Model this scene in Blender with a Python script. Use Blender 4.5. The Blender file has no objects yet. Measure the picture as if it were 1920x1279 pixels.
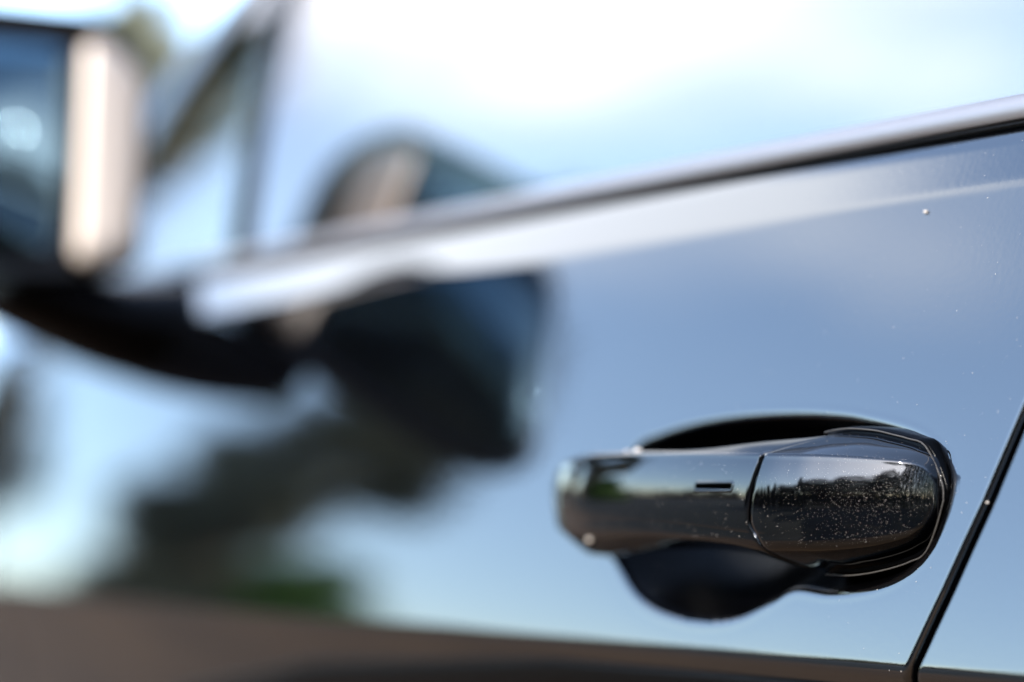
import bpy, bmesh, math, random
from mathutils import Vector, Matrix
import numpy as np
random.seed(7)
R = math.radians
sc = bpy.context.scene
col = sc.collection

# ---------------------------------------------------------------- camera, sky, sun, exposure
H = 1.00                                   # camera height; body heights below are measured from it
cam_d = bpy.data.cameras.new("camera"); cam = bpy.data.objects.new("camera", cam_d); col.objects.link(cam)
cam_d.sensor_width = 36; cam_d.lens = 85
cam.location = (0, -0.54, H)
yaw, pitch = R(29.3), math.atan(227 / (85 / 36 * 1920))
fwd = Vector((-math.cos(yaw) * math.cos(pitch), math.sin(yaw) * math.cos(pitch), math.sin(pitch)))
cam.rotation_euler = fwd.to_track_quat('-Z', 'Y').to_euler()
cam_d.clip_start = 0.02; cam_d.clip_end = 5000
cam_d.dof.use_dof = True
cam_d.dof.focus_distance = 0.80
cam_d.dof.aperture_fstop = 2.8
sc.camera = cam

SUN_AZ, SUN_EL = 114, 27                   # azimuth from the car's nose towards the camera's side
sd = Vector((-math.cos(R(SUN_AZ)) * math.cos(R(SUN_EL)), -math.sin(R(SUN_AZ)) * math.cos(R(SUN_EL)), math.sin(R(SUN_EL))))
sun_d = bpy.data.lights.new("sun", 'SUN'); sun = bpy.data.objects.new("sun", sun_d); col.objects.link(sun)
sun_d.energy = 2.2; sun_d.angle = R(0.5); sun_d.color = (1.0, 0.93, 0.84)
sun.rotation_euler = sd.to_track_quat('Z', 'Y').to_euler()

w = bpy.data.worlds.new("World"); sc.world = w; w.use_nodes = True
nt = w.node_tree; N = nt.nodes; L = nt.links; N.clear()
out = N.new('ShaderNodeOutputWorld'); bg = N.new('ShaderNodeBackground')
sky = N.new('ShaderNodeTexSky'); sky.sky_type = 'NISHITA'; sky.sun_disc = False
sky.sun_elevation = R(SUN_EL); sky.sun_rotation = math.atan2(sd.x, sd.y)
sky.air_density = 1.0; sky.dust_density = 0.6; sky.ozone_density = 3.0
tc = N.new('ShaderNodeTexCoord'); sep = N.new('ShaderNodeSeparateXYZ'); L.new(tc.outputs['Generated'], sep.inputs[0])
def M(op, a, b=None, c=None, clamp=False):
    n = N.new('ShaderNodeMath'); n.operation = op; n.use_clamp = clamp
    for i, v in enumerate((a, b, c)):
        if v is None: continue
        if isinstance(v, (int, float)): n.inputs[i].default_value = v
        else: L.new(v, n.inputs[i])
    return n.outputs[0]
den = M('ADD', M('MAXIMUM', sep.outputs[2], 0.0), 0.25)
comb = N.new('ShaderNodeCombineXYZ')
L.new(M('DIVIDE', sep.outputs[0], den), comb.inputs[0]); L.new(M('DIVIDE', sep.outputs[1], den), comb.inputs[1])
nz = N.new('ShaderNodeTexNoise'); nz.inputs['Scale'].default_value = 1.1; nz.inputs['Detail'].default_value = 7
nz.inputs['Roughness'].default_value = 0.55; L.new(comb.outputs[0], nz.inputs['Vector'])
# a bank of bright cloud stands ahead of the car; elsewhere thin fair-weather wisps
high = M('MULTIPLY', M('MULTIPLY', M('SUBTRACT', sep.outputs[2], 0.28), 4.5, clamp=True), M('MULTIPLY', M('SUBTRACT', 0.64, sep.outputs[2]), 9.0, clamp=True))
ahead_ = M('MULTIPLY', M('ADD', M('MULTIPLY', sep.outputs[0], -1.0), -0.66), 5.0, clamp=True)
cov = M('ADD', nz.outputs['Fac'], M('MULTIPLY', M('MULTIPLY', high, ahead_), 0.78))
msk = N.new('ShaderNodeMapRange'); msk.interpolation_type = 'SMOOTHSTEP'
L.new(cov, msk.inputs[0]); msk.inputs[1].default_value = 0.58; msk.inputs[2].default_value = 0.92
msk.inputs[3].default_value = 0.09                 # a thin milky veil everywhere
mix = N.new('ShaderNodeMix'); mix.data_type = 'RGBA'; L.new(msk.outputs[0], mix.inputs[0])
L.new(sky.outputs[0], mix.inputs[6]); mix.inputs[7].default_value = (4.4, 4.7, 5.2, 1)
L.new(mix.outputs[2], bg.inputs[0]); bg.inputs[1].default_value = 0.15; L.new(bg.outputs[0], out.inputs[0])

sc.view_settings.view_transform = 'Standard'; sc.view_settings.look = 'None'
sc.view_settings.exposure = 2.55; sc.view_settings.gamma = 1
sc.render.engine = 'CYCLES'; sc.cycles.max_bounces = 10; sc.cycles.glossy_bounces = 6; sc.cycles.transmission_bounces = 8
sc.cycles.sample_clamp_indirect = 12; sc.cycles.caustics_reflective = False; sc.cycles.caustics_refractive = False

# ---------------------------------------------------------------- helpers
def nodemat(name):
    m = bpy.data.materials.new(name); m.use_nodes = True
    return m, m.node_tree.nodes, m.node_tree.links, m.node_tree.nodes['Principled BSDF']
def plain(name, c, rough=0.5, metal=0.0, ior=1.5, bump=0.0, bscale=300, var=0.0):
    m, n, l, b = nodemat(name)
    b.inputs['Base Color'].default_value = (*c, 1); b.inputs['Roughness'].default_value = rough
    b.inputs['Metallic'].default_value = metal; b.inputs['IOR'].default_value = ior
    if var or bump:
        t = n.new('ShaderNodeTexCoord'); z = n.new('ShaderNodeTexNoise'); z.inputs['Scale'].default_value = bscale
        z.inputs['Detail'].default_value = 5; l.new(t.outputs['Object'], z.inputs['Vector'])
        if var:
            r = n.new('ShaderNodeValToRGB'); r.color_ramp.elements[0].position = .3; r.color_ramp.elements[1].position = .7
            r.color_ramp.elements[0].color = (*[x * (1 - var) for x in c], 1); r.color_ramp.elements[1].color = (*[min(1, x * (1 + var)) for x in c], 1)
            l.new(z.outputs['Fac'], r.inputs[0]); l.new(r.outputs[0], b.inputs['Base Color'])
        if bump:
            bp = n.new('ShaderNodeBump'); bp.inputs['Strength'].default_value = bump; bp.inputs['Distance'].default_value = .001
            l.new(z.outputs['Fac'], bp.inputs['Height']); l.new(bp.outputs[0], b.inputs['Normal'])
    return m
def paint(name, base=(.0006, .0007, .001), ior=2.1, rough=.03, peel=.035, dust=.003):
    """black car paint: clear lacquer with faint orange peel and a thin film of road dust"""
    m, n, l, b = nodemat(name)
    b.inputs['IOR'].default_value = ior; b.inputs['Roughness'].default_value = rough
    t = n.new('ShaderNodeTexCoord')
    z = n.new('ShaderNodeTexNoise'); z.inputs['Scale'].default_value = 420; z.inputs['Detail'].default_value = 2
    l.new(t.outputs['Object'], z.inputs['Vector'])
    bp = n.new('ShaderNodeBump'); bp.inputs['Strength'].default_value = peel; bp.inputs['Distance'].default_value = .0004
    l.new(z.outputs['Fac'], bp.inputs['Height']); l.new(bp.outputs[0], b.inputs['Normal'])
    z2 = n.new('ShaderNodeTexNoise'); z2.inputs['Scale'].default_value = 2600; z2.inputs['Detail'].default_value = 3
    l.new(t.outputs['Object'], z2.inputs['Vector'])
    r = n.new('ShaderNodeValToRGB'); r.color_ramp.elements[0].position = .62; r.color_ramp.elements[1].position = .82
    r.color_ramp.elements[0].color = (*base, 1); r.color_ramp.elements[1].color = (dust * 1.1, dust, dust * .9, 1)
    l.new(z2.outputs['Fac'], r.inputs[0]); l.new(r.outputs[0], b.inputs['Base Color'])
    return m
MAT = {
 'paint': paint('black_lacquer'),
 'handle': paint('handle_lacquer', (.0004, .0004, .0006), 1.66, .02, .008, .002),
 'gloss': plain('gloss_black_plastic', (.001, .001, .0012), .38, 0, 1.35),
 'rubber': plain('black_rubber', (.0015, .0013, .0012), .4, 0, 1.15, .3, 900),
 'gasket': plain('grey_gasket', (.014, .012, .010), .6, 0, 1.5, .4, 2500),
 'alu': plain('satin_aluminium', (.27, .26, .265), .52, .9, 1.5, .02, 1500),
 'silver': plain('satin_silver_paint', (.46, .40, .35), .45, .1, 1.5, .02, 900),
 'trim_dark': plain('cabin_plastic', (.03, .032, .035), .6, 0, 1.5, .3, 300),
 'seat': plain('seat_leather', (.05, .05, .052), .5, 0, 1.5, .3, 200),
 'lining': plain('roof_lining', (.42, .42, .43), .9, 0, 1.5, .2, 800),
 'cup': plain('dull_black', (.0004, .0004, .0005), .20, 0, 1.13, .1, 1500),  # near-black and barely reflecting: shade of the recess put into the material
 'void': plain('slot_black', (.0002, .0002, .0002), 1, 0, 1.01),
 'tyre': plain('tyre_rubber', (.02, .02, .02), .7),
 'grain': plain('dust_mineral', (.36, .32, .28), .35, 0, 1.5, 0, 100),
}
def glass(name, tint, ior=1.6, dark=0.0):
    m, n, l, b = nodemat(name); n.remove(b)
    o = n['Material Output']; tr = n.new('ShaderNodeBsdfTransparent'); tr.inputs[0].default_value = (*tint, 1)
    gl = n.new('ShaderNodeBsdfGlossy'); gl.inputs['Roughness'].default_value = .0; gl.inputs[0].default_value = (1, .915, .87, 1)
    f = n.new('ShaderNodeFresnel'); f.inputs[0].default_value = ior
    mx = n.new('ShaderNodeMixShader'); l.new(f.outputs[0], mx.inputs[0]); l.new(tr.outputs[0], mx.inputs[1]); l.new(gl.outputs[0], mx.inputs[2])
    l.new(mx.outputs[0], o.inputs[0]); return m
MAT['glass'] = glass('green_tinted_glass', (.06, .068, .068), 3.7)
MAT['clear'] = glass('windscreen_glass', (.80, .86, .86), 1.5)
m, n, l, b = nodemat('dimmed_mirror_silver')
b.inputs['Base Color'].default_value = (.105, .175, .215, 1); b.inputs['Metallic'].default_value = 1; b.inputs['Roughness'].default_value = .01
MAT['mirror'] = m

def mesh_obj(name, verts, faces, mat, parent=None, smooth=True):
    me = bpy.data.meshes.new(name); me.from_pydata([tuple(v) for v in verts], [], faces); me.validate(); me.update()
    if smooth: me.polygons.foreach_set('use_smooth', [True] * len(me.polygons))
    me.materials.append(mat)
    o = bpy.data.objects.new(name, me); col.objects.link(o)
    if parent is not None: o.parent = parent
    return o
def empty(name, loc, parent=None):
    o = bpy.data.objects.new(name, None); col.objects.link(o); o.location = loc
    o.empty_display_size = .1
    if parent is not None: o.parent = parent
    return o
def tag(o, label=None, cat=None, group=None, kind=None):
    for k, v in (('label', label), ('category', cat), ('group', group), ('kind', kind)):
        if v: o[k] = v
    return o
def grid(name, P, mat, parent=None, wrap=False, flip=False):
    """P[i][j] = point"""
    nu, nv = len(P), len(P[0]); V = [p for row in P for p in row]; F = []
    for i in range(nu - 1):
        for j in range(nv if wrap else nv - 1):
            k = (j + 1) % nv
            f = (i * nv + j, i * nv + k, (i + 1) * nv + k, (i + 1) * nv + j)
            F.append(f[::-1] if flip else f)
    return mesh_obj(name, V, F, mat, parent)
def loft(name, rings, mat, parent=None, caps=True, flip=False):
    nv = len(rings[0]); V = [p for r in rings for p in r]; F = []
    for i in range(len(rings) - 1):
        for j in range(nv):
            k = (j + 1) % nv; F.append((i * nv + j, i * nv + k, (i + 1) * nv + k, (i + 1) * nv + j))
    if caps:
        F.append(tuple(range(nv))[::-1]); F.append(tuple((len(rings) - 1) * nv + j for j in range(nv)))
    if flip: F = [f[::-1] for f in F]
    o = mesh_obj(name, V, F, mat, parent)
    bm = bmesh.new(); bm.from_mesh(o.data); bmesh.ops.recalc_face_normals(bm, faces=bm.faces); bm.to_mesh(o.data); bm.free()
    return o
def tube(name, pts, r, mat, parent=None, n=8, closed=False):
    rings = []; m_ = len(pts); pts = [Vector(p) for p in pts]
    for i, p in enumerate(pts):
        a = pts[(i - 1) % m_] if (closed or i > 0) else p; b_ = pts[(i + 1) % m_] if (closed or i < m_ - 1) else p
        t = (b_ - a).normalized(); s = t.cross(Vector((0, 0, 1)));
        if s.length < .1: s = t.cross(Vector((0, 1, 0)))
        s.normalize(); q = s.cross(t); rr = r[i] if isinstance(r, (list, tuple)) else r
        rings.append([p + s * rr * math.cos(2 * math.pi * k / n) + q * rr * math.sin(2 * math.pi * k / n) for k in range(n)])
    if closed: rings.append(rings[0])
    return loft(name, rings, mat, parent, caps=not closed)
def sst(a, b, t):
    t = np.clip((t - a) / (b - a), 0, 1); return t * t * (3 - 2 * t)

# ---------------------------------------------------------------- the body side as a surface  y = side(x, z)
def zcu(x): return .0925 + (x + .65) * .0105
def zcl(x): return -.0695 + (x + .75) * .018
SILL = .112
_cache = {}
def profile_table(k):
    if k in _cache: return _cache[k]
    zs = np.arange(SILL, -.62, -.0005); u, l = zcu(k), zcl(k)
    low = 8.5 + 8.5 * np.clip((zs - l) / (u - l), 0, 1) ** .6
    band = float(np.interp(k, [-1.25, -.95, -.6], [37, 31, 24]))
    t = low + (band - low) * sst(u - .003, u + .003, zs)
    tl = np.interp(zs, [-.60, -.45, -.30, -.16, l], [-35, -8, 4, -6, -30])
    t = tl + (t - tl) * sst(l - .004, l + .003, zs)
    y = np.concatenate([[0], -np.cumsum(np.tan(np.radians(t)) * .0005)])[:-1]
    y = y + (-.0382 + (k + .7) * .010) - float(np.interp(.012, -zs, y))     # the door face keeps its place at handle height
    _cache[k] = (zs, y); return _cache[k]
def side(x, z):
    k = round(float(x), 2); 
    a = math.floor(x * 50) / 50; f = (x - a) * 50
    v = 0
    for kk, ww in ((a, 1 - f), (a + .02, f)):
        zs, y = profile_table(round(kk, 3)); v += ww * float(np.interp(-z, -zs, y))
    return v + base_plan(x)
def base_plan(x): return .0042 + (x + .8) ** 2 / 40 + max(0, -x - 1.7) ** 2 * .18
def plan(x): return side(min(x, -.56), SILL)  if x < -.56 else side(-.56, SILL) - base_plan(-.56) + base_plan(x)
def P(x, z, o=0.0):                         # point on the side, o = outwards
    return (x, side(x, z) - o, z + H)

# outline of the hand recess on the door
BOWL = [(-.8085, .004), (-.7907, .0096), (-.7659, .0136), (-.7385, .0156), (-.709, .016), (-.6869, .0152), (-.6687, .0135), (-.6392, .0083),
        (-.6228, .0008), (-.6170, -.0067), (-.6180, -.0188), (-.6255, -.031), (-.6427, -.0395), (-.6676, -.0434), (-.6886, -.0430),
        (-.703, -.0486), (-.7241, -.0557), (-.751, -.0572), (-.7789, -.0533), (-.7982, -.044), (-.812, -.030), (-.819, -.014)]
def closed_spline(pts, n):
    o = []; m_ = len(pts)
    for i in range(m_):
        p0, p1, p2, p3 = (np.array(pts[(i + k) % m_]) for k in (-1, 0, 1, 2))
        for j in range(n):
            t = j / n; o.append(.5 * ((2 * p1) + (-p0 + p2) * t + (2 * p0 - 5 * p1 + 4 * p2 - p3) * t * t + (-p0 + 3 * p1 - 3 * p2 + p3) * t ** 3))
    return np.array(o)
BP = closed_spline(BOWL, 6)
def bowl_sdf(X, Z):                         # positive inside
    q = np.stack([X, Z], -1); best = np.full(X.shape, 1e9); ins = np.zeros(X.shape, bool)
    for i in range(len(BP)):
        a, b_ = BP[i], BP[(i + 1) % len(BP)]; e = b_ - a; w_ = q - a
        t = np.clip((w_ @ e) / (e @ e), 0, 1); d = np.hypot(*np.moveaxis(w_ - t[..., None] * e, -1, 0)); best = np.minimum(best, d)
        c1 = (a[1] <= Z) != (b_[1] <= Z)
        with np.errstate(all='ignore'):
            xi = a[0] + (Z - a[1]) / (b_[1] - a[1] if b_[1] != a[1] else 1e-12) * e[0]
        ins ^= c1 & (X < xi)
    return np.where(ins, best, -best)
def bowl_depth(X, Z):
    s = bowl_sdf(X, Z)
    edge = .5 * (s + np.sqrt(s * s + .0009 ** 2))      # soft rolled lip
    d = .030 * (1 - np.exp(-(edge * 2.6) / .030))
    return d - .00010 * np.exp(-((s + .0026) / .0016) ** 2)
def x_shut(z): return np.interp(z, [-.56, -.35, -.20, -.0712, -.0416, -.0133, .0212, .06, .112], [-.90, -.80, -.69, -.6249, -.6106, -.5982, -.5857, -.5735, -.559])

car = tag(empty('car', (0, 0, 0)), 'glossy black car with silver door mirror and black door handle reflecting blue sky', 'car')

def panel(name, d0, d1, z0, z1, sign, edges, mat, fine=None, bowl=False):
    """sheet of the body side between two distances from the rear shut line of the front door"""
    xs = list(np.linspace(d0, d1, max(2, int(abs(d1 - d0) / .012))))
    zs = list(np.linspace(z0, z1, max(2, int(abs(z1 - z0) / .006))))
    if fine:
        xs = [x for x in xs if not fine[0] < x < fine[1]] + list(np.arange(fine[0], fine[1], .0006))
        zs = [z for z in zs if not fine[2] < z < fine[3]] + list(np.arange(fine[2], fine[3], .0006))
    for c in (-.0695, .0925): zs += [c + i * .001 for i in range(-16, 8)]
    xs = sorted(xs); zs = sorted(z for z in set(round(z, 6) for z in zs) if z0 <= z <= z1)
    rolls = [(0, .0090), (0, .0030), (.0002, .0017), (.0007, .0008), (.0014, .0002), (.0022, 0), (.0032, 0), (.005, 0), (.008, 0)]
    XX, ZZ, IN = [], [], []
    for i, d in enumerate(xs): XX.append((d, 0))
    if edges[0]: XX = [(d0 + a * (1), b_) for a, b_ in rolls] + [(d, 0) for d in xs if d > d0 + .009]
    if edges[1]: XX = [p for p in XX if p[0] < d1 - .009] + [(d1 - a, b_) for a, b_ in rolls[::-1]]
    D = np.array([p[0] for p in XX]); I = np.array([p[1] for p in XX]); Zs = np.array(zs)
    rows = []
    G = np.zeros((len(D), len(Zs), 2))
    for j, z in enumerate(Zs):
        s = x_shut(z) + .6
        G[:, j, 0] = -.6 - D + s * np.clip(1 - np.abs(D) / .6, 0, 1)
        G[:, j, 1] = z
    dep = bowl_depth(G[..., 0], G[..., 1]) if bowl else np.zeros(G.shape[:2])
    for i in range(len(D)):
        rows.append([(G[i, j, 0], side(G[i, j, 0], G[i, j, 1]) + I[i] + dep[i, j], G[i, j, 1] + H) for j in range(len(Zs))])
    # hems along top and bottom
    for i, r in enumerate(rows):
        x, y, z = r[-1]; r += [(x, y + .0012, z + .0010), (x, y + .012, z + .0011)]
        x, y, z = r[0]; rows[i] = [(x, y + .012, z - .001)] + r
    o = grid(name, rows, mat, car, flip=False)
    if bowl:                                # the pressed cup behind the grip is a part of its own, coloured darker for its shade
        nv = len(rows[0]); dd = np.pad(dep, ((0, 0), (1, 2))).ravel()
        bm = bmesh.new(); bm.from_mesh(o.data); bm.verts.ensure_lookup_table()
        deep = [f for f in bm.faces if min(dd[v.index] for v in f.verts) > (.0060 if f.verts[0].co.z - H > -.004 else .0003)]
        ids = {f.index for f in deep}; me2 = o.data.copy(); b2 = bmesh.new(); b2.from_mesh(me2)
        bmesh.ops.delete(b2, geom=[f for f in b2.faces if f.index not in ids], context='FACES'); b2.to_mesh(me2); b2.free()
        me2.materials.clear(); me2.materials.append(MAT['cup']); me2.name = 'handle_recess'
        r_ = bpy.data.objects.new('handle_recess', me2); col.objects.link(r_); r_.parent = o
        bmesh.ops.delete(bm, geom=deep, context='FACES'); bm.to_mesh(o.data); bm.free()
    return o

fd = panel('front_door', .0, 1.02, -.44, SILL, 1, (True, True), MAT['paint'], fine=(-.0 + .010, .235, -.0625, .022), bowl=True)
rd = panel('rear_door', -.96, -.0031, -.44, SILL, 1, (True, True), MAT['paint'])
ff = panel('front_wing', 1.0242, 2.05, -.30, .108, 1, (True, False), MAT['paint'])
rq = panel('rear_wing', -1.9, -.9642, -.30, SILL, 1, (False, True), MAT['paint'])
sl = panel('sill_panel', -1.0, 1.05, -.62, -.445, 1, (False, False), MAT['gloss'])
# dark structure seen in the shut lines
def strip(name, pts, mat, parent): return tube(name, pts, .006, mat, parent, 6)
strip('door_seal', [(float(x_shut(z)) + .0021, side(float(x_shut(z)), z) + .013, z + H) for z in np.linspace(-.42, .11, 40)], MAT['rubber'], fd)
strip('door_seal', [(-1.62, side(-1.62, z) + .013, z + H) for z in np.linspace(-.42, .08, 30)], MAT['rubber'], fd)

# dark strip added below the door crease, standing in for a dark reflection
rows = []
for x in np.linspace(-1.30, -.632, 60):
    zt = float(np.interp(x, [-1.3, -1.1, -.85, -.62], [-.130, -.099, -.0800, -.0745]))
    rows.append([(x, side(x, zt) + .001, zt + .0004 + H)] + [(x, side(x, z) - o, z + H) for z, o in ((zt, .0012), (zt - .0012, .0022), (zt - .012, .0026), (zt - .03, .0026), (zt - .045, .0012), (zt - .0455, -.002))])
grid('dark_reflection_strip', rows, MAT['rubber'], fd)
# ---------------------------------------------------------------- sill trim, windows, pillars
WT = math.tan(R(11.5))
def win(x, z):                              # outer face of the glasshouse
    dz = z - .124
    return plan(x) + .006 + WT * dz + .6 * dz * dz
def sweep_x(name, xs, sec, mat, parent):
    rings = [[(x, plan(x) + y, z + H) for (y, z) in (sec(x) if callable(sec) else sec)] for x in xs]
    return loft(name, rings, mat, parent)
xs_f = np.linspace(-1.60, -.55, 60)
rub = [(-.0005, .1128), (-.0010, .1136), (-.0005, .1148), (.010, .1149), (.010, .1120)]
tr = [(.0000, .1149), (-.0016, .1158), (-.0014, .1200), (-.0004, .1226), (.0016, .1240), (.0050, .1246), (.012, .1246), (.012, .1149)]
trim = sweep_x('window_trim', xs_f, tr, MAT['alu'], car)
sweep_x('rubber_strip', xs_f, rub, MAT['rubber'], trim)
xs_r = np.linspace(-.545, .42, 40)
trim2 = sweep_x('window_trim', xs_r, tr, MAT['alu'], car); sweep_x('rubber_strip', xs_r, rub, MAT['rubber'], trim2)
ROOF = .60
def quad_sheet(name, x_lo, x_hi, z0, z1, surf, mat, parent, n=16, th=.004):
    rows = []
    for i in range(n + 1):
        z = z0 + (z1 - z0) * i / n; a, b_ = x_lo(z), x_hi(z)
        rows.append([(a + (b_ - a) * j / 24, surf(a + (b_ - a) * j / 24, z), z + H) for j in range(25)])
    return grid(name, rows, mat, parent)
PA = lambda z: np.interp(z, [.095, .13, .20, .24, .31, .40, .50, .60], [-1.66, -1.62, -1.57, -1.53, -1.44, -1.22, -.98, -.70])    # rear edge of the windscreen pillar
PD = lambda z: np.interp(z, [.11, .125, .33], [-1.345, -1.35, -1.405])                                                # bar between quarter light and side window
PA_R = lambda z: max(float(PA(z)), float(PD(z)) + .012); PA_L = lambda z: PA(z) - .07
sw = quad_sheet('side_window', lambda z: PA_R(z) - .004, lambda z: -.49 + (z - .12) * .3, .121, ROOF - .01, win, MAT['glass'], car)
quad_sheet('quarter_window', lambda z: PA(z) - .004, lambda z: max(float(PD(z)), float(PA(z))), .10, .335, win, MAT['glass'], car)
rw = quad_sheet('rear_side_window', lambda z: -.47 + (z - .12) * .3, lambda z: .42 - (z - .12) * .9, .121, ROOF - .01, win, MAT['glass'], car)
def pillar(name, xl, xr, mat, parent, z0, z1, proud=.004, thick=.03):
    rings = []
    for i in range(25):
        z = z0 + (z1 - z0) * i / 24; a, b_ = float(xl(z)), float(xr(z)); r = []
        for f, o in ((0, -.03), (0, -.006), (.06, .0), (.25, proud * .8), (.5, proud), (.75, proud * .8), (.94, .001), (1, -.003), (1, -thick), (.5, -thick - .01)):
            x = a + (b_ - a) * f; r.append((x, win(x, z) - o, z + H))
        rings.append(r)
    return loft(name, rings, mat, parent)
pillar('windscreen_pillar', PA_L, PA, MAT['paint'], car, .085, ROOF)
pillar('divider_bar', lambda z: PD(z) - .002, lambda z: PD(z) + .042, MAT['rubber'], car, .11, .335, .003, .02)
pillar('window_seal', lambda z: PA(z) - .001, lambda z: PA(z) + .010, MAT['rubber'], car, .33, ROOF, .002, .02)
pillar('door_pillar', lambda z: -.53 + (z - .12) * .3, lambda z: -.45 + (z - .12) * .3, MAT['gloss'], car, .122, ROOF)
# roof, far side and cabin
YC = .80                                     # centre line of the car
def mirror_y(y): return 2 * YC - y
rows = []
for i in range(25):
    x = -.84 + i * .075; r = []
    for j in range(21):
        y0 = win(x, ROOF); y = y0 + (2 * YC - 2 * y0) * j / 20; c = 1 - ((y - YC) / (YC - y0)) ** 2
        r.append((x, y, ROOF + H + .055 * c - max(0, (x + .3)) ** 2 * .03 - max(0, -.4 - x) ** 2 * .25))
    rows.append(r)
roof = grid('roof', rows, MAT['paint'], car, flip=True)
grid('roof_lining', [[(x, y, z - .025) for x, y, z in r] for r in rows], MAT['lining'], roof)
rows = []
for i in range(21):                          # windscreen
    f = i / 20; z = .125 + (ROOF + .01 - .125) * f; x0 = float(PA(z)) - .05; r = []
    for j in range(21):
        y0 = win(x0, z); y = y0 + (2 * YC - 2 * y0) * j / 20; c = 1 - ((y - YC) / (YC - y0)) ** 2
        r.append((x0 - .22 * c, y, z + H + .04 * c * f))
    rows.append(r)
grid('windscreen', rows, MAT['clear'], car)
rows = []
for i in range(21):                          # bonnet
    x = -1.52 - i * .065; r = []
    for j in range(21):
        y0 = plan(x) + .01; y = y0 + (2 * YC - 2 * y0) * j / 20; c = 1 - abs((y - YC) / (YC - y0)) ** 3
        r.append((x - .0 * c, y, .110 + H + .04 * c - max(0, -x - 1.9) ** 2 * .12))
    rows.append(r)
grid('bonnet', rows, MAT['paint'], car)
def far_sheet(name, xl, xr, z0, z1, mat, o=0):
    rows = []
    for i in range(13):
        z = z0 + (z1 - z0) * i / 12; rows.append([(xl + (xr - xl) * j / 12, mirror_y(win(xl + (xr - xl) * j / 12, z) if z > .12 else side(xl + (xr - xl) * j / 12, z)) + o, z + H) for j in range(13)])
    return grid(name, rows, mat, car)
far_sheet('far_door', -1.62, .4, -.44, .12, MAT['paint'])
quad_sheet('far_side_window', lambda z: PA(z), lambda z: -.49 + (z - .12) * .3, .121, ROOF - .01, lambda x, z: mirror_y(win(x, z)), MAT['glass'], car)
quad_sheet('far_side_window', lambda z: -.45 + (z - .12) * .3, lambda z: .42 - (z - .12) * .9, .121, ROOF - .01, lambda x, z: mirror_y(win(x, z)), MAT['glass'], car)
def far_pillar(name, xl, xr, mat):
    o = pillar(name, xl, xr, mat, car, .10, ROOF)
    for v in o.data.vertices: v.co.y = mirror_y(v.co.y)
    o.data.flip_normals(); return o
far_pillar('windscreen_pillar', PA_L, PA, MAT['paint']); far_pillar('door_pillar', lambda z: -.53 + (z - .12) * .3, lambda z: -.45 + (z - .12) * .3, MAT['gloss'])
# dashboard
rows = []
for i, (x, z) in enumerate([(-1.62, .10), (-1.40, .105), (-1.22, .10), (-1.14, .085), (-1.10, .04), (-1.12, -.10), (-1.18, -.35)]):
    rows.append([(x, y, z + H + .015 * math.cos((y - .4) * 5) * (1 if z > .05 else 0)) for y in np.linspace(.06, 2 * YC - .06, 25)])
grid('dashboard', rows, MAT['trim_dark'], car, flip=True)
def cushion(name, c, s, tilt, mat, parent):
    rings = []
    for i in range(13):
        f = -1 + 2 * i / 12; k = (1 - abs(f) ** 4) ** .25 if abs(f) < 1 else .35
        k = max(k, .35); r = []
        for j in range(20):
            a = 2 * math.pi * j / 20; cx = math.copysign(abs(math.cos(a)) ** .5, math.cos(a)); sy = math.copysign(abs(math.sin(a)) ** .5, math.sin(a))
            x, y, z = cx * s[0] * k, sy * s[1] * (k * .5 + .5), f * s[2]
            r.append((c[0] + x * math.cos(tilt) + z * math.sin(tilt), c[1] + y, c[2] + H + z * math.cos(tilt) - x * math.sin(tilt)))
        rings.append(r)
    return loft(name, rings, mat, parent)
for yy in (.42, 1.18):
    s_ = cushion('seat', (-.28, yy, -.14), (.06, .24, .26), .3, MAT['seat'], car)
    cushion('headrest', (-.16, yy, .20), (.045, .13, .075), .2, MAT['seat'], s_)
    cushion('cushion', (-.58, yy, -.40), (.26, .25, .07), 0, MAT['seat'], s_)
strw = tube('steering_wheel', [(-.93 + .07 * math.sin(a), .42 + .185 * math.cos(a), -.03 + H + .17 * math.sin(a)) for a in np.linspace(0, 2 * math.pi, 32)[:-1]], .014, MAT['trim_dark'], car, 8, True)
tube('steering_column', [(-.93, .42, -.03 + H), (-1.14, .42, -.06 + H)], [.05, .03], MAT['trim_dark'], strw)
# floor of the car so that no light comes up through it
mesh_obj('underbody', [(-2.5, .1, .25), (1.4, .1, .25), (1.4, 1.5, .25), (-2.5, 1.5, .25), (-2.5, .1, .30), (1.4, .1, .30), (1.4, 1.5, .30), (-2.5, 1.5, .30)],
         [(0, 3, 2, 1), (4, 5, 6, 7), (0, 1, 5, 4), (1, 2, 6, 5), (2, 3, 7, 6), (3, 0, 4, 7)], MAT['trim_dark'], car, False)
grid('boot_lid', [[(x, y, z + H) for y in np.linspace(.03, 2 * YC - .03, 9)] for x, z in [(.45, .13), (.9, .14), (1.3, .12), (1.34, -.2)]], MAT['paint'], car, flip=True)
rows = [[(x, y, z + H) for y in np.linspace(.22, 2 * YC - .22, 9)] for x, z in [(.96, .47), (1.2, .30), (1.32, .13)]]
def wheel(cx, cy):
    rings = []
    for dy, r in ((-.0, .20), (-.01, .24), (-.015, .29), (0, .33), (.05, .335), (.16, .335), (.2, .31), (.2, .2)):
        rings.append([(cx + r * math.cos(a), cy + dy, .335 + r * math.sin(a)) for a in np.linspace(0, 2 * math.pi, 41)[:-1]])
    t = loft('wheel', rings, MAT['tyre'], car)
    rings = [[(cx + r * math.cos(a), cy + dy, .335 + r * math.sin(a)) for a in np.linspace(0, 2 * math.pi, 41)[:-1]] for dy, r in ((.02, .205), (.0, .205), (.02, .18), (.05, .05), (.03, .04))]
    loft('wheel_rim', rings, MAT['alu'], t)
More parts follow.
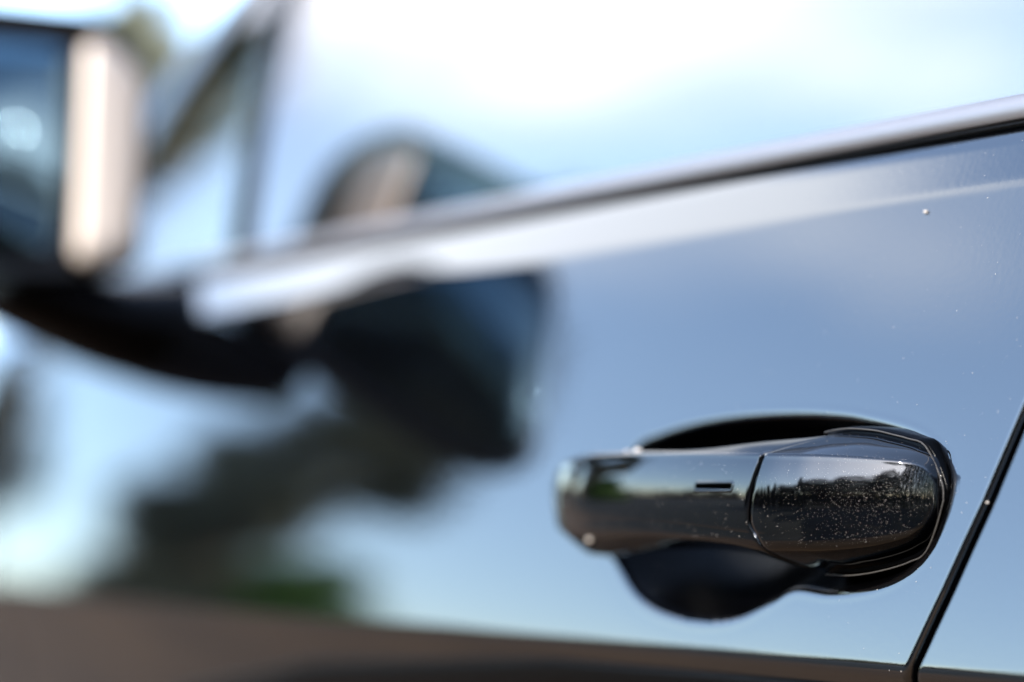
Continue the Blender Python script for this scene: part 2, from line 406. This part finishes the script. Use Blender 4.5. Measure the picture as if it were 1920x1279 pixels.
for cx in (-2.05, .85):
    wheel(cx, plan(cx) * .6 + .0); wheel(cx, mirror_y(.2))

# ---------------------------------------------------------------- door mirror
def outline_yz(pts, r, n=6):
    """rounded polygon"""
    o = []; m_ = len(pts)
    for i in range(m_):
        p0, p1, p2 = (Vector(pts[(i + k) % m_]) for k in (-1, 0, 1)); rr = r[i] if isinstance(r, (list, tuple)) else r
        a = (p0 - p1).normalized(); b_ = (p2 - p1).normalized(); d = min(rr, (p0 - p1).length * .48, (p2 - p1).length * .48)
        A, B = p1 + a * d, p1 + b_ * d
        for j in range(n + 1):
            t = j / n; o.append(tuple((1 - t) ** 2 * A + 2 * t * (1 - t) * p1 + t * t * B))
    return o
MX = -1.362
MO = [(-.022, .236), (-.028, .112), (-.254, .098), (-.272, .122), (-.228, .236), (-.206, .265), (-.046, .268)]
mo = outline_yz(MO, .018, 5)
cy = sum(p[0] for p in mo) / len(mo); cz = sum(p[1] for p in mo) / len(mo)
SH = math.tan(R(-6))
def mx(x, y, z=0): return x + SH * (y + .055) - .05 * (z - .18)
def mring(x, s, dy=0, dz=0): return [(mx(x, y, z), cy + (y - cy) * s + dy, cz + (z - cz) * s + dz + H) for y, z in mo]
mh = loft('wing_mirror', [mring(MX, .96), mring(MX + .001, .985), mring(MX - .003, 1.0), mring(MX - .02, 1.0), mring(MX - .045, .93, .004), mring(MX - .065, .80, .007), mring(MX - .08, .58, .01), mring(MX - .087, .3, .012)], MAT['gloss'], car)
gl_o = outline_yz([(-.0745, .244), (-.0850, .122), (-.244, .110), (-.260, .132), (-.220, .232), (-.202, .244)], .014, 5)
mg = loft('mirror_glass', [[(mx(MX + .0035, y, z), y, z + H) for y, z in gl_o], [(mx(MX + .005, y, z), cy + (y - cy) * .985, cz + (z - cz) * .985 + H) for y, z in gl_o]], MAT['mirror'], mh)
bz_o = outline_yz([(-.0470, .246), (-.0265, .228), (-.0345, .124), (-.0520, .1155), (-.0745, .1165), (-.0660, .250)], .010, 5)
bcy, bcz = -.056, .183
loft('silver_cover', [[(mx(MX + a, y, z), bcy + (y - bcy) * b_, bcz + (z - bcz) * c_ + H) for y, z in bz_o] for a, b_, c_ in ((.001, 1, 1), (.006, 1, 1), (.010, .93, .97), (.0115, .6, .85))], MAT['silver'], mh)
# foot of the mirror
rings = []
for f in np.linspace(0, 1, 12):
    c = Vector((-1.405, -.104, .106)).lerp(Vector((-1.415, .024, .080)), f); k = .85 + .55 * f ** 1.5; c.z -= .008 * math.sin(math.pi * f)
    rings.append([(c.x + .052 * k * math.cos(a), c.y + .006 * math.cos(a), c.z + H + .027 * k * math.sin(a)) for a in np.linspace(0, 2 * math.pi, 25)[:-1]])
loft('mirror_foot', rings, MAT['cup'], mh)

# ---------------------------------------------------------------- door handle
ST = np.array([  # x,    wout,  zto,   zti,   zfb,   zbot,  win
 (-.8535, .0016, -.0175, -.0175, -.0220, -.0245, -.006),
 (-.8515, .0042, -.0158, -.0160, -.0226, -.0268, -.006),
 (-.8465, .0092, -.0132, -.0134, -.0230, -.0298, -.006),
 (-.8380, .0152, -.0095, -.0098, -.0232, -.0326, -.005),
 (-.8250, .0225, -.0042, -.0046, -.0234, -.0352,  .000),
 (-.8080, .0290,  .0006,  .0002, -.0235, -.0364,  .010),
 (-.7800, .0341,  .0031,  .0027, -.0237, -.0350,  .017),
 (-.7400, .0370,  .0038,  .0037, -.0242, -.0318,  .019),
 (-.7100, .0376,  .0037,  .0050, -.0250, -.0310,  .018),
 (-.6900, .0372,  .0034,  .0072, -.0258, -.0330,  .010),
 (-.6700, .0355,  .0031,  .0092, -.0268, -.0375, -.004),
 (-.6575, .0310,  .0029,  .0106, -.0266, -.0375, -.012),
 (-.6480, .0258,  .0026,  .0101, -.0260, -.0362, -.012),
 (-.6380, .0196,  .0020,  .0083, -.0250, -.0340, -.012),
 (-.6300, .0142,  .0013,  .0064, -.0238, -.0312, -.012),
 (-.6250, .0104,  .0006,  .0043, -.0226, -.0280, -.012),
 (-.6218, .0072, -.0008,  .0018, -.0205, -.0232, -.012),
 (-.6200, .0044, -.0038, -.0026, -.0170, -.0186, -.012),
 (-.6190, .0014, -.0080, -.0070, -.0125, -.0140, -.012),
])
YH = lambda x: side(x, -.012)               # the door face at mid handle height, taken as the handle's datum
def section(x):
    v = [np.interp(x, ST[:, 0], ST[:, i]) for i in range(1, 7)]
    # smooth interpolation between stations
    i = int(np.clip(np.searchsorted(ST[:, 0], x) - 1, 0, len(ST) - 2)); t = (x - ST[i, 0]) / (ST[i + 1, 0] - ST[i, 0]); t = min(1, max(0, t))
    h = ST[i + 1, 0] - ST[i, 0]
    def tang(k):
        if 0 < k < len(ST) - 1:
            a = (ST[k] - ST[k - 1]) / (ST[k, 0] - ST[k - 1, 0]); b_ = (ST[k + 1] - ST[k]) / (ST[k + 1, 0] - ST[k, 0])
            r = 2 * a * b_ / (a + b_ + np.where(a + b_ == 0, 1, 0)); return np.where(a * b_ > 0, r, 0)
        return (ST[1] - ST[0]) / (ST[1, 0] - ST[0, 0]) if k == 0 else (ST[-1] - ST[-2]) / (ST[-1, 0] - ST[-2, 0])
    m0, m1 = tang(i), tang(i + 1)
    s = (2 * t ** 3 - 3 * t * t + 1) * ST[i] + (t ** 3 - 2 * t * t + t) * h * m0 + (-2 * t ** 3 + 3 * t * t) * ST[i + 1] + (t ** 3 - t * t) * h * m1
    _, wo, zto, zti, zfb, zb, wi = s
    pts = []; wi = min(wi, wo - .0012)
    bt = wo - wi
    # top inner -> bevel -> top outer edge -> face -> lower edge -> underside -> back
    wti = wi + bt * .42
    R_f = .046; zc = -.0125
    face = lambda z: wo - (z - zc) ** 2 / (2 * R_f)
    rr = min(.0016, (zto - zfb) * .18)
    z1 = zto - rr; z2 = zfb + rr
    pts += [(wi, zti - .0035), (wi, zti - .0010), (wi + bt * .04, zti - .0002), (wi + bt * .10, zti)]
    A = (wti, zti - (zti - zto) * .08); B = (face(z1) - rr * .9, zto + .0001)
    for f in np.linspace(0, 1, 7): pts.append((A[0] + (B[0] - A[0]) * f, A[1] + (B[1] - A[1]) * f + .0006 * math.sin(math.pi * f) * min(1, (zti - zto) / .004)))
    for a in np.linspace(.15, 1, 7): an = a * math.pi / 2; pts.append((face(z1) - rr * .9 * (1 - math.sin(an)), z1 + rr * math.cos(an)))
    for f in np.linspace(.04, 1, 22): z = z1 + (z2 - z1) * f; pts.append((face(z), z))
    # rounded lower edge and turned-in underside
    e0 = (face(z2), z2); dzb = zfb - zb
    e1 = (wi + bt * .88, zfb - dzb * .42); e2 = (wi + bt * .36, zb + dzb * .06); e3 = (wi + bt * .18, zb)
    c0 = (face(z2) - rr * .15, zfb - rr * .35)
    for t in np.linspace(.1, 1, 7): pts.append(tuple((1 - t) ** 2 * np.array(e0) + 2 * t * (1 - t) * np.array(c0) + t * t * (np.array(c0) * .6 + np.array(e1) * .4)))
    q0 = np.array(c0) * .6 + np.array(e1) * .4
    for t in np.linspace(.15, 1, 9): pts.append(tuple((1 - t) ** 2 * q0 + 2 * t * (1 - t) * np.array(e1) * 1.0 + t * t * np.array(e2)))
    for t in np.linspace(.25, 1, 4): pts.append((e2[0] + (e3[0] - e2[0]) * t, e2[1] + (e3[1] - e2[1]) * t))
    pts += [(wi + bt * .05, zb + .0006), (wi, zb + .002)]
    return np.array(pts)
XS = np.linspace(-.8535, -.6190, 260)
SEC = np.array([section(x) for x in XS])
NT = SEC.shape[1]
def hpoint(x, t, inset=0.0):
    f = (x - XS[0]) / (XS[-1] - XS[0]) * (len(XS) - 1); i = int(np.clip(f, 0, len(XS) - 2)); f -= i
    if isinstance(t, float):
        k = int(t); g = t - k; p = (SEC[i, k] * (1 - f) + SEC[i + 1, k] * f) * (1 - g) + (SEC[i, k + 1] * (1 - f) + SEC[i + 1, k + 1] * f) * g
    else: p = SEC[i, t] * (1 - f) + SEC[i + 1, t] * f
    if inset:
        c = SEC[i].mean(0); d = c - p; p = p + d / max(1e-6, np.hypot(*d)) * inset
    return (x, YH(x) - p[0], p[1] + H)
def seam_x(z, t): # the shut line between grip and key cap
    if t > 46: return -.6715
    return float(np.interp(z, [-.040, -.0303, -.0258, -.0213, -.0114, -.0042, .003, .0069, .0105], [-.6680, -.6712, -.6730, -.6757, -.6740, -.6726, -.6708, -.6650, -.6577]))
sx = []
for t in range(NT):
    x = -.668
    for _ in range(12): x = seam_x(hpoint(x, t)[2] - H, t)
    sx.append(x)
for _ in range(2): sx = [sx[0]] + [(sx[i - 1] + 2 * sx[i] + sx[i + 1]) / 4 for i in range(1, NT - 1)] + [sx[-1]]
dh = tag(empty('door_handle', (-.73, YH(-.73), H), car))
G = .0008
def hl(name, xa, xb, na, insets, mat):
    rings = []
    us = np.linspace(0, 1, na)
    if insets[0]:
        rings.append([hpoint(xa(t), t, .004) for t in range(NT)]); rings.append([hpoint(xa(t), t, .0006) for t in range(NT)])
        rings.append([hpoint(xa(t) + .00015, t, .00015) for t in range(NT)]); us = (us * (1 - .004) + .004)
    if insets[1]: us = us * .995
    for u in us: rings.append([hpoint(xa(t) + (xb(t) - xa(t)) * u, t) for t in range(NT)])
    if insets[1]:
        rings.append([hpoint(xb(t) - .00015, t, .00015) for t in range(NT)]); rings.append([hpoint(xb(t), t, .0006) for t in range(NT)]); rings.append([hpoint(xb(t), t, .004) for t in range(NT)])
    o = loft(name, rings, mat, None)
    o.parent = dh; o.matrix_parent_inverse = Matrix.Translation(-dh.location)
    return o
def under(o, p):
    o.parent = p; o.matrix_parent_inverse = Matrix.Translation(-p.location); return o
hl('grip', lambda t: -.8535, lambda t: sx[t] - G, 150, (False, True), MAT['handle'])
hl('key_cap', lambda t: sx[t] + G, lambda t: -.6191, 60, (True, False), MAT['handle'])
# base that the cap sits in: same outline, a little larger, low
rings = []
capout = []
for x, _ in [(x, 0) for x in np.linspace(-.6900, -.6191, 34)]:
    p = section(x); capout.append((x, p[:, 1].max(), p[:, 1].min()))
up = [(x, a) for x, a, b_ in capout]; dn = [(x, b_) for x, a, b_ in capout][::-1]
co = closed_spline(up[::3] + [(-.6183, -.0108)] + dn[::3], 4)
cc = co.mean(0)
def off(o, d):
    n_ = len(o); r = []
    for i in range(n_):
        t = o[(i + 2) % n_] - o[i - 2]; nn = np.array([-t[1], t[0]]); nn /= max(1e-9, np.hypot(*nn))
        if nn @ (o[i] - cc) < 0: nn = -nn
        r.append(o[i] + nn * d)
    return np.array(r)
def gw(x): return float(np.clip((-.6185 - x) * .20, .0004, .009)) - .030 * float(sst(-.668, -.684, x))
def bring(d, w_): return [(p[0], YH(p[0]) - gw(p[0]) - w_, p[1] + H) for p in off(co, d)]
under(loft('handle_base', [bring(.0016, -.02), bring(.0015, -.005), bring(.0012, -.0016), bring(.0008, -.0012), bring(-.002, -.0012)], MAT['cup']), dh)
gs = off(co, .0007)
under(tube('gasket', [(p[0], YH(p[0]) - gw(p[0]), p[1] + H) for p in gs], .00032, MAT['gasket'], None, 8, True), dh)
# touch slot on the grip
def on_face(x, z, o=0):
    p = section(x); j = np.argmin(np.abs(p[12:42, 1] - z)) + 12; z0 = p[12:42, 1][::-1]; w0 = p[12:42, 0][::-1]
    return (x, YH(x) - float(np.interp(z, z0, w0)) - o, z + H)
cx, cz_, hl_, hr = -.6942, -.0084, .0104, .00095
def capsule(k, o):
    r = []
    for j in range(36):
        a = 2 * math.pi * j / 36; c, s = math.cos(a), math.sin(a)
        r.append(on_face(cx + math.copysign(hl_ - hr, c) * min(1, abs(c) * 6) + c * hr * k, cz_ + s * hr * k + .0004 * c, o))
    return r
sl_ = under(loft('touch_slot', [capsule(2.3, -.0001), capsule(1.8, .00020), capsule(1.25, .00028), capsule(1.0, .0001)], MAT['handle']), dh)
under(loft('slot_groove', [capsule(1.02, .00012), capsule(.9, .00016), capsule(.4, .00014)], MAT['void']), dh)

# ---------------------------------------------------------------- dust and grit
def blob(rad, n=1, jag=.25):
    bm = bmesh.new(); bmesh.ops.create_icosphere(bm, subdivisions=n, radius=rad)
    for v in bm.verts: v.co *= 1 + random.uniform(-jag, jag); v.co.z *= .85
    return bm
def grit(name, loc, rad, label):
    bm = blob(rad, 2, .18); me = bpy.data.meshes.new(name); bm.to_mesh(me); bm.free(); me.materials.append(MAT['grain'])
    me.polygons.foreach_set('use_smooth', [True] * len(me.polygons))
    o = bpy.data.objects.new(name, me); col.objects.link(o); o.location = loc
    return tag(o, label, 'grit', 'grains of grit on the car')
def htop(x, f=.5, o=0):
    p = section(x)[8]; return (x, YH(x) - p[0], p[1] + H + o)
a = htop(-.752, o=.0004); grit('grit_grain', a, .0015, 'larger pale grain of grit lying on top of the door handle')
a = htop(-.760, o=.0002); grit('grit_grain', a, .0010, 'smaller pale grain of grit beside the larger one on the door handle')
p = section(-.788); grit('grit_grain', (-.788, YH(-.788) - p[50][0] , p[50][1] + H - .0003), .0012, 'brownish grain of grit stuck under the front end of the door handle')
grit('grit_grain', P(-.657, .0865, .0004), .0008, 'white grain of grit on the door just below the silver window trim')
grit('grit_grain', P(-.5968, -.0128, -.0001), .0005, 'tiny grain of grit in the shut line behind the door handle')
V, F = [], []
def speck(p, r):
    k = len(V); j = [random.uniform(.6, 1.3) for _ in range(6)]
    for (a_, b_, c_), q in zip(((1, 0, 0), (-1, 0, 0), (0, 1, 0), (0, -1, 0), (0, 0, 1), (0, 0, -1)), j): V.append((p[0] + a_ * r * q, p[1] + b_ * r * q * .6, p[2] + c_ * r * q))
    F.extend([(k + 0, k + 2, k + 4), (k + 2, k + 1, k + 4), (k + 1, k + 3, k + 4), (k + 3, k + 0, k + 4), (k + 2, k + 0, k + 5), (k + 1, k + 2, k + 5), (k + 3, k + 1, k + 5), (k + 0, k + 3, k + 5)])
def rs(): return .00003 + .00017 * random.random() ** 5
for _ in range(1500):                          # specks on the door
    x = -.56 - .35 * random.random() ** 1.6; z = random.uniform(-.068, .111)
    if x > x_shut(z) - .003: continue
    if float(bowl_sdf(np.array([x]), np.array([z]))[0]) > -.002: continue
    speck(P(x, z), rs())
for _ in range(900):                          # on the grip
    x = random.uniform(-.84, -.676); t = random.uniform(8, 44); speck(hpoint(x, t), rs())
for _ in range(3200):                         # the key cap is much dustier, most of all towards its end
    x = random.gauss(-.636, .011) if random.random() < .7 else random.uniform(-.671, -.6195); t = random.gauss(29, 7) if random.random() < .7 else random.uniform(4, 46)
    if x > -.6195 or not 4 <= t <= 46 or x < sx[int(t)] + .001: continue
    speck(hpoint(x, t), .000018 + .00011 * random.random() ** 5)
dust = mesh_obj('dust', V, F, MAT['grain'], car, False); tag(dust, kind='stuff')

# ---------------------------------------------------------------- ground, road
def ground_mat(name, c, sc_=3.0, var=.25):
    m, n, l, b = nodemat(name); b.inputs['Roughness'].default_value = .9
    t = n.new('ShaderNodeTexCoord'); z = n.new('ShaderNodeTexNoise'); z.inputs['Scale'].default_value = sc_; z.inputs['Detail'].default_value = 9
    l.new(t.outputs['Object'], z.inputs['Vector']); r = n.new('ShaderNodeValToRGB')
    r.color_ramp.elements[0].position = .3; r.color_ramp.elements[1].position = .7
    r.color_ramp.elements[0].color = (*[k * (1 - var) for k in c], 1); r.color_ramp.elements[1].color = (*[k * (1 + var) for k in c], 1)
    l.new(z.outputs['Fac'], r.inputs[0]); l.new(r.outputs[0], b.inputs['Base Color'])
    z2 = n.new('ShaderNodeTexNoise'); z2.inputs['Scale'].default_value = 120; l.new(t.outputs['Object'], z2.inputs['Vector'])
    bp = n.new('ShaderNodeBump'); bp.inputs['Strength'].default_value = .5; bp.inputs['Distance'].default_value = .01
    l.new(z2.outputs['Fac'], bp.inputs['Height']); l.new(bp.outputs[0], b.inputs['Normal']); return m
def sheet(name, x0, y0, x1, y1, z, mat, nx=1):
    return tag(mesh_obj(name, [(x0, y0, z), (x1, y0, z), (x1, y1, z), (x0, y1, z)], [(0, 1, 2, 3)], mat, None, False), kind='structure')
sheet('ground', -1500, -1500, 1500, 1500, -.004, ground_mat('dry_grass', (.010, .011, .007), .6))
sheet('pavement', -30, -2.1, 30, 9, 0, ground_mat('brown_paving', (.072, .039, .016), 2.0))

# ---------------------------------------------------------------- trees
def leafmat(name, c):
    m, n, l, b = nodemat(name); b.inputs['Roughness'].default_value = .6
    g = n.new('ShaderNodeNewGeometry'); r = n.new('ShaderNodeValToRGB')
    r.color_ramp.elements[0].color = (*[k * .6 for k in c], 1); r.color_ramp.elements[1].color = (*[k * 1.5 for k in c], 1)
    l.new(g.outputs['Random Per Island'], r.inputs[0]); l.new(r.outputs[0], b.inputs['Base Color']); return m
LEAF = [leafmat('dark_leaves', (.016, .024, .010)), leafmat('olive_leaves', (.12, .12, .075)), leafmat('green_leaves', (.08, .17, .02))]
BARK = plain('bark', (.12, .09, .06), .9, 0, 1.5, .6, 30, .3)
def leaf_cloud(rng, blobs, n, size):
    V, F = [], []
    for i in range(n):
        c, s = blobs[rng.randrange(len(blobs))]
        while True:
            d = Vector((rng.uniform(-1, 1), rng.uniform(-1, 1), rng.uniform(-1, 1)))
            if .25 < d.length < 1: break
        p = Vector((c[0] + d.x * s[0], c[1] + d.y * s[1], c[2] + d.z * s[2]))
        a = Vector((rng.gauss(0, 1), rng.gauss(0, 1), rng.gauss(0, 1))).normalized(); b_ = a.orthogonal().normalized(); k = size * rng.uniform(.6, 1.4); j = len(V)
        V += [tuple(p - a * k), tuple(p - b_ * k * .45), tuple(p + a * k), tuple(p + b_ * k * .45)]; F.append((j, j + 1, j + 2, j + 3))
    return V, F
def tree(name, loc, h, rad, mat, label, group, seed, n=4200, lean=0.0, base=.25):
    rng = random.Random(seed); root = tag(empty(name, loc), label, 'tree', group)
    pts = [(0, 0, -.1)] ; x = y = 0
    for i in range(1, 9): x += rng.uniform(-.05, .05) * rad + lean * h / 8; y += rng.uniform(-.05, .05) * rad; pts.append((x, y, h * .8 * i / 8))
    tube('trunk', pts, [.035 * h * (1 - .85 * i / 8) for i in range(9)], BARK, root, 8)
    blobs = []
    for i in range(16):
        f = base + (1 - base) * ((i + .5) / 16) * .93; rr = rad * math.sin(math.pi * min(.98, (f - base) / (1 - base) * .75 + .2)) ; a = rng.uniform(0, 6.28); q = rr * rng.uniform(.2, .62)
        c = (lean * h * f + q * math.cos(a), q * math.sin(a), h * f); s = rr * rng.uniform(.38, .6); blobs.append((c, (s, s, s * .8)))
    for k in range(0, 16, 2):
        c = blobs[k][0]; st = pts[min(8, max(1, int(c[2] / h * 8) - 1))]; tube('limb', [st, tuple((Vector(st) + Vector(c)) * .5 + Vector((0, 0, .05))), c], [.014 * h, .009 * h, .003 * h], BARK, root, 5)
    V, F = leaf_cloud(rng, blobs, n, .028 * h + .02)
    tag(mesh_obj('crown', V, F, mat, root, False), kind='stuff')
    return root
def polar(az, d): return (-.9 - d * math.cos(R(az)), -d * math.sin(R(az)), 0)
lt = tree('leaning_tree', polar(13, 13), 5.6, 1.1, LEAF[1], 'olive tree leaning to one side, reflected in the lower front door', None, 1, 2300, lean=.56, base=.28)
lt.rotation_euler.z = R(13 + 90 + 180)
tree('tall_tree', polar(7.5, 10), 5.2, .85, LEAF[1], 'tall olive tree reflected high in the front of the side window', None, 21, 2200, base=.60)
tree('broadleaf_tree', polar(9.5, 24), 5.6, 1.6, LEAF[0], 'dark rounded tree reflected at the far left of the front door', None, 2, base=.42)
tree('broadleaf_tree', (-24.3, 8.4, 0), 6.4, 1.2, LEAF[1], 'green tree standing ahead of the car behind the silver mirror', None, 3)
tree('leafy_bush', polar(23.5, 20), 3.6, 2.1, LEAF[2], 'bright green bush reflected just above the brown lower door', None, 4, 5000, base=.08)
tree('leafy_bush', polar(21, 20), 2.5, 1.8, LEAF[0], 'low dark bush reflected left of the bright green bush', None, 8, 2500, base=.08)
tree('small_tree', polar(36, 52), 4.6, 1.7, LEAF[0], 'first of the small trees reflected along the front half of the grip', 'small trees reflected in the handle', 5, 2000)
tree('small_tree', polar(40, 53), 5.0, 1.9, LEAF[0], 'middle one of the small trees reflected in the handle grip', 'small trees reflected in the handle', 6, 2000)
tree('small_tree', polar(45, 52), 4.4, 1.6, LEAF[0], 'small tree reflected in the handle grip nearest to the touch slot', 'small trees reflected in the handle', 7, 2000)
def ahead(az, d): return (-d * math.cos(R(az)), -.54 + d * math.sin(R(az)), 0)
tree('roadside_tree', ahead(24.6, 40), 7.6, 1.6, LEAF[1], 'taller olive tree seen through the side window above the mirror foot', None, 11, 3500)
tree('roadside_tree', ahead(27.0, 41), 6.3, 1.5, LEAF[0], 'dark middle tree seen low through the side window', None, 12, 3500)
tree('roadside_tree', ahead(29.4, 42), 5.0, 1.4, LEAF[0], 'low dark tree at the right end of the trees seen through the side window', None, 13, 3500)
# the woods around: a far low one, and a nearer belt on the camera's side that climbs towards the rear of the car
rng = random.Random(5)
def wood(name, azs, dist, hf, nl, ls, label):
    V, F = [], []
    for az in azs:
        d = dist * rng.uniform(.92, 1.08); hh = hf(az); c = polar(az, d); bl = []
        if hh <= 0: continue
        for k in range(7): q = dist / 75; s_ = rng.uniform(.8, 1.5) * (q + hh * .05); bl.append(((c[0] + rng.uniform(-1.2, 1.2) * q, c[1] + rng.uniform(-1.2, 1.2) * q, hh * (k + .4) / 7.4), (s_, s_, hh * .12 + .3)))
        v, f = leaf_cloud(rng, bl, nl, ls); o = len(V); V += v; F += [tuple(i + o for i in q) for q in f]
    tag(mesh_obj(name, V, F, LEAF[0], None, False), label, None, None, 'stuff')
wood('distant_wood', np.arange(-60, 150, 1.1), 75, lambda az: 0 if (rng.random() < .15 and az < 50) else (2.8 + 2.2 * rng.random()), 260, .38, 'low dark wood along the horizon around the car')
wood('roadside_wood', np.arange(52, 196, 3.0), 11, lambda az: 1.5 + .7 * rng.random() + 2.3 * float(sst(62, 114, az)) + 3.6 * float(sst(121, 132, az)), 1800, .09, 'dark belt of trees reflected in the key cap')
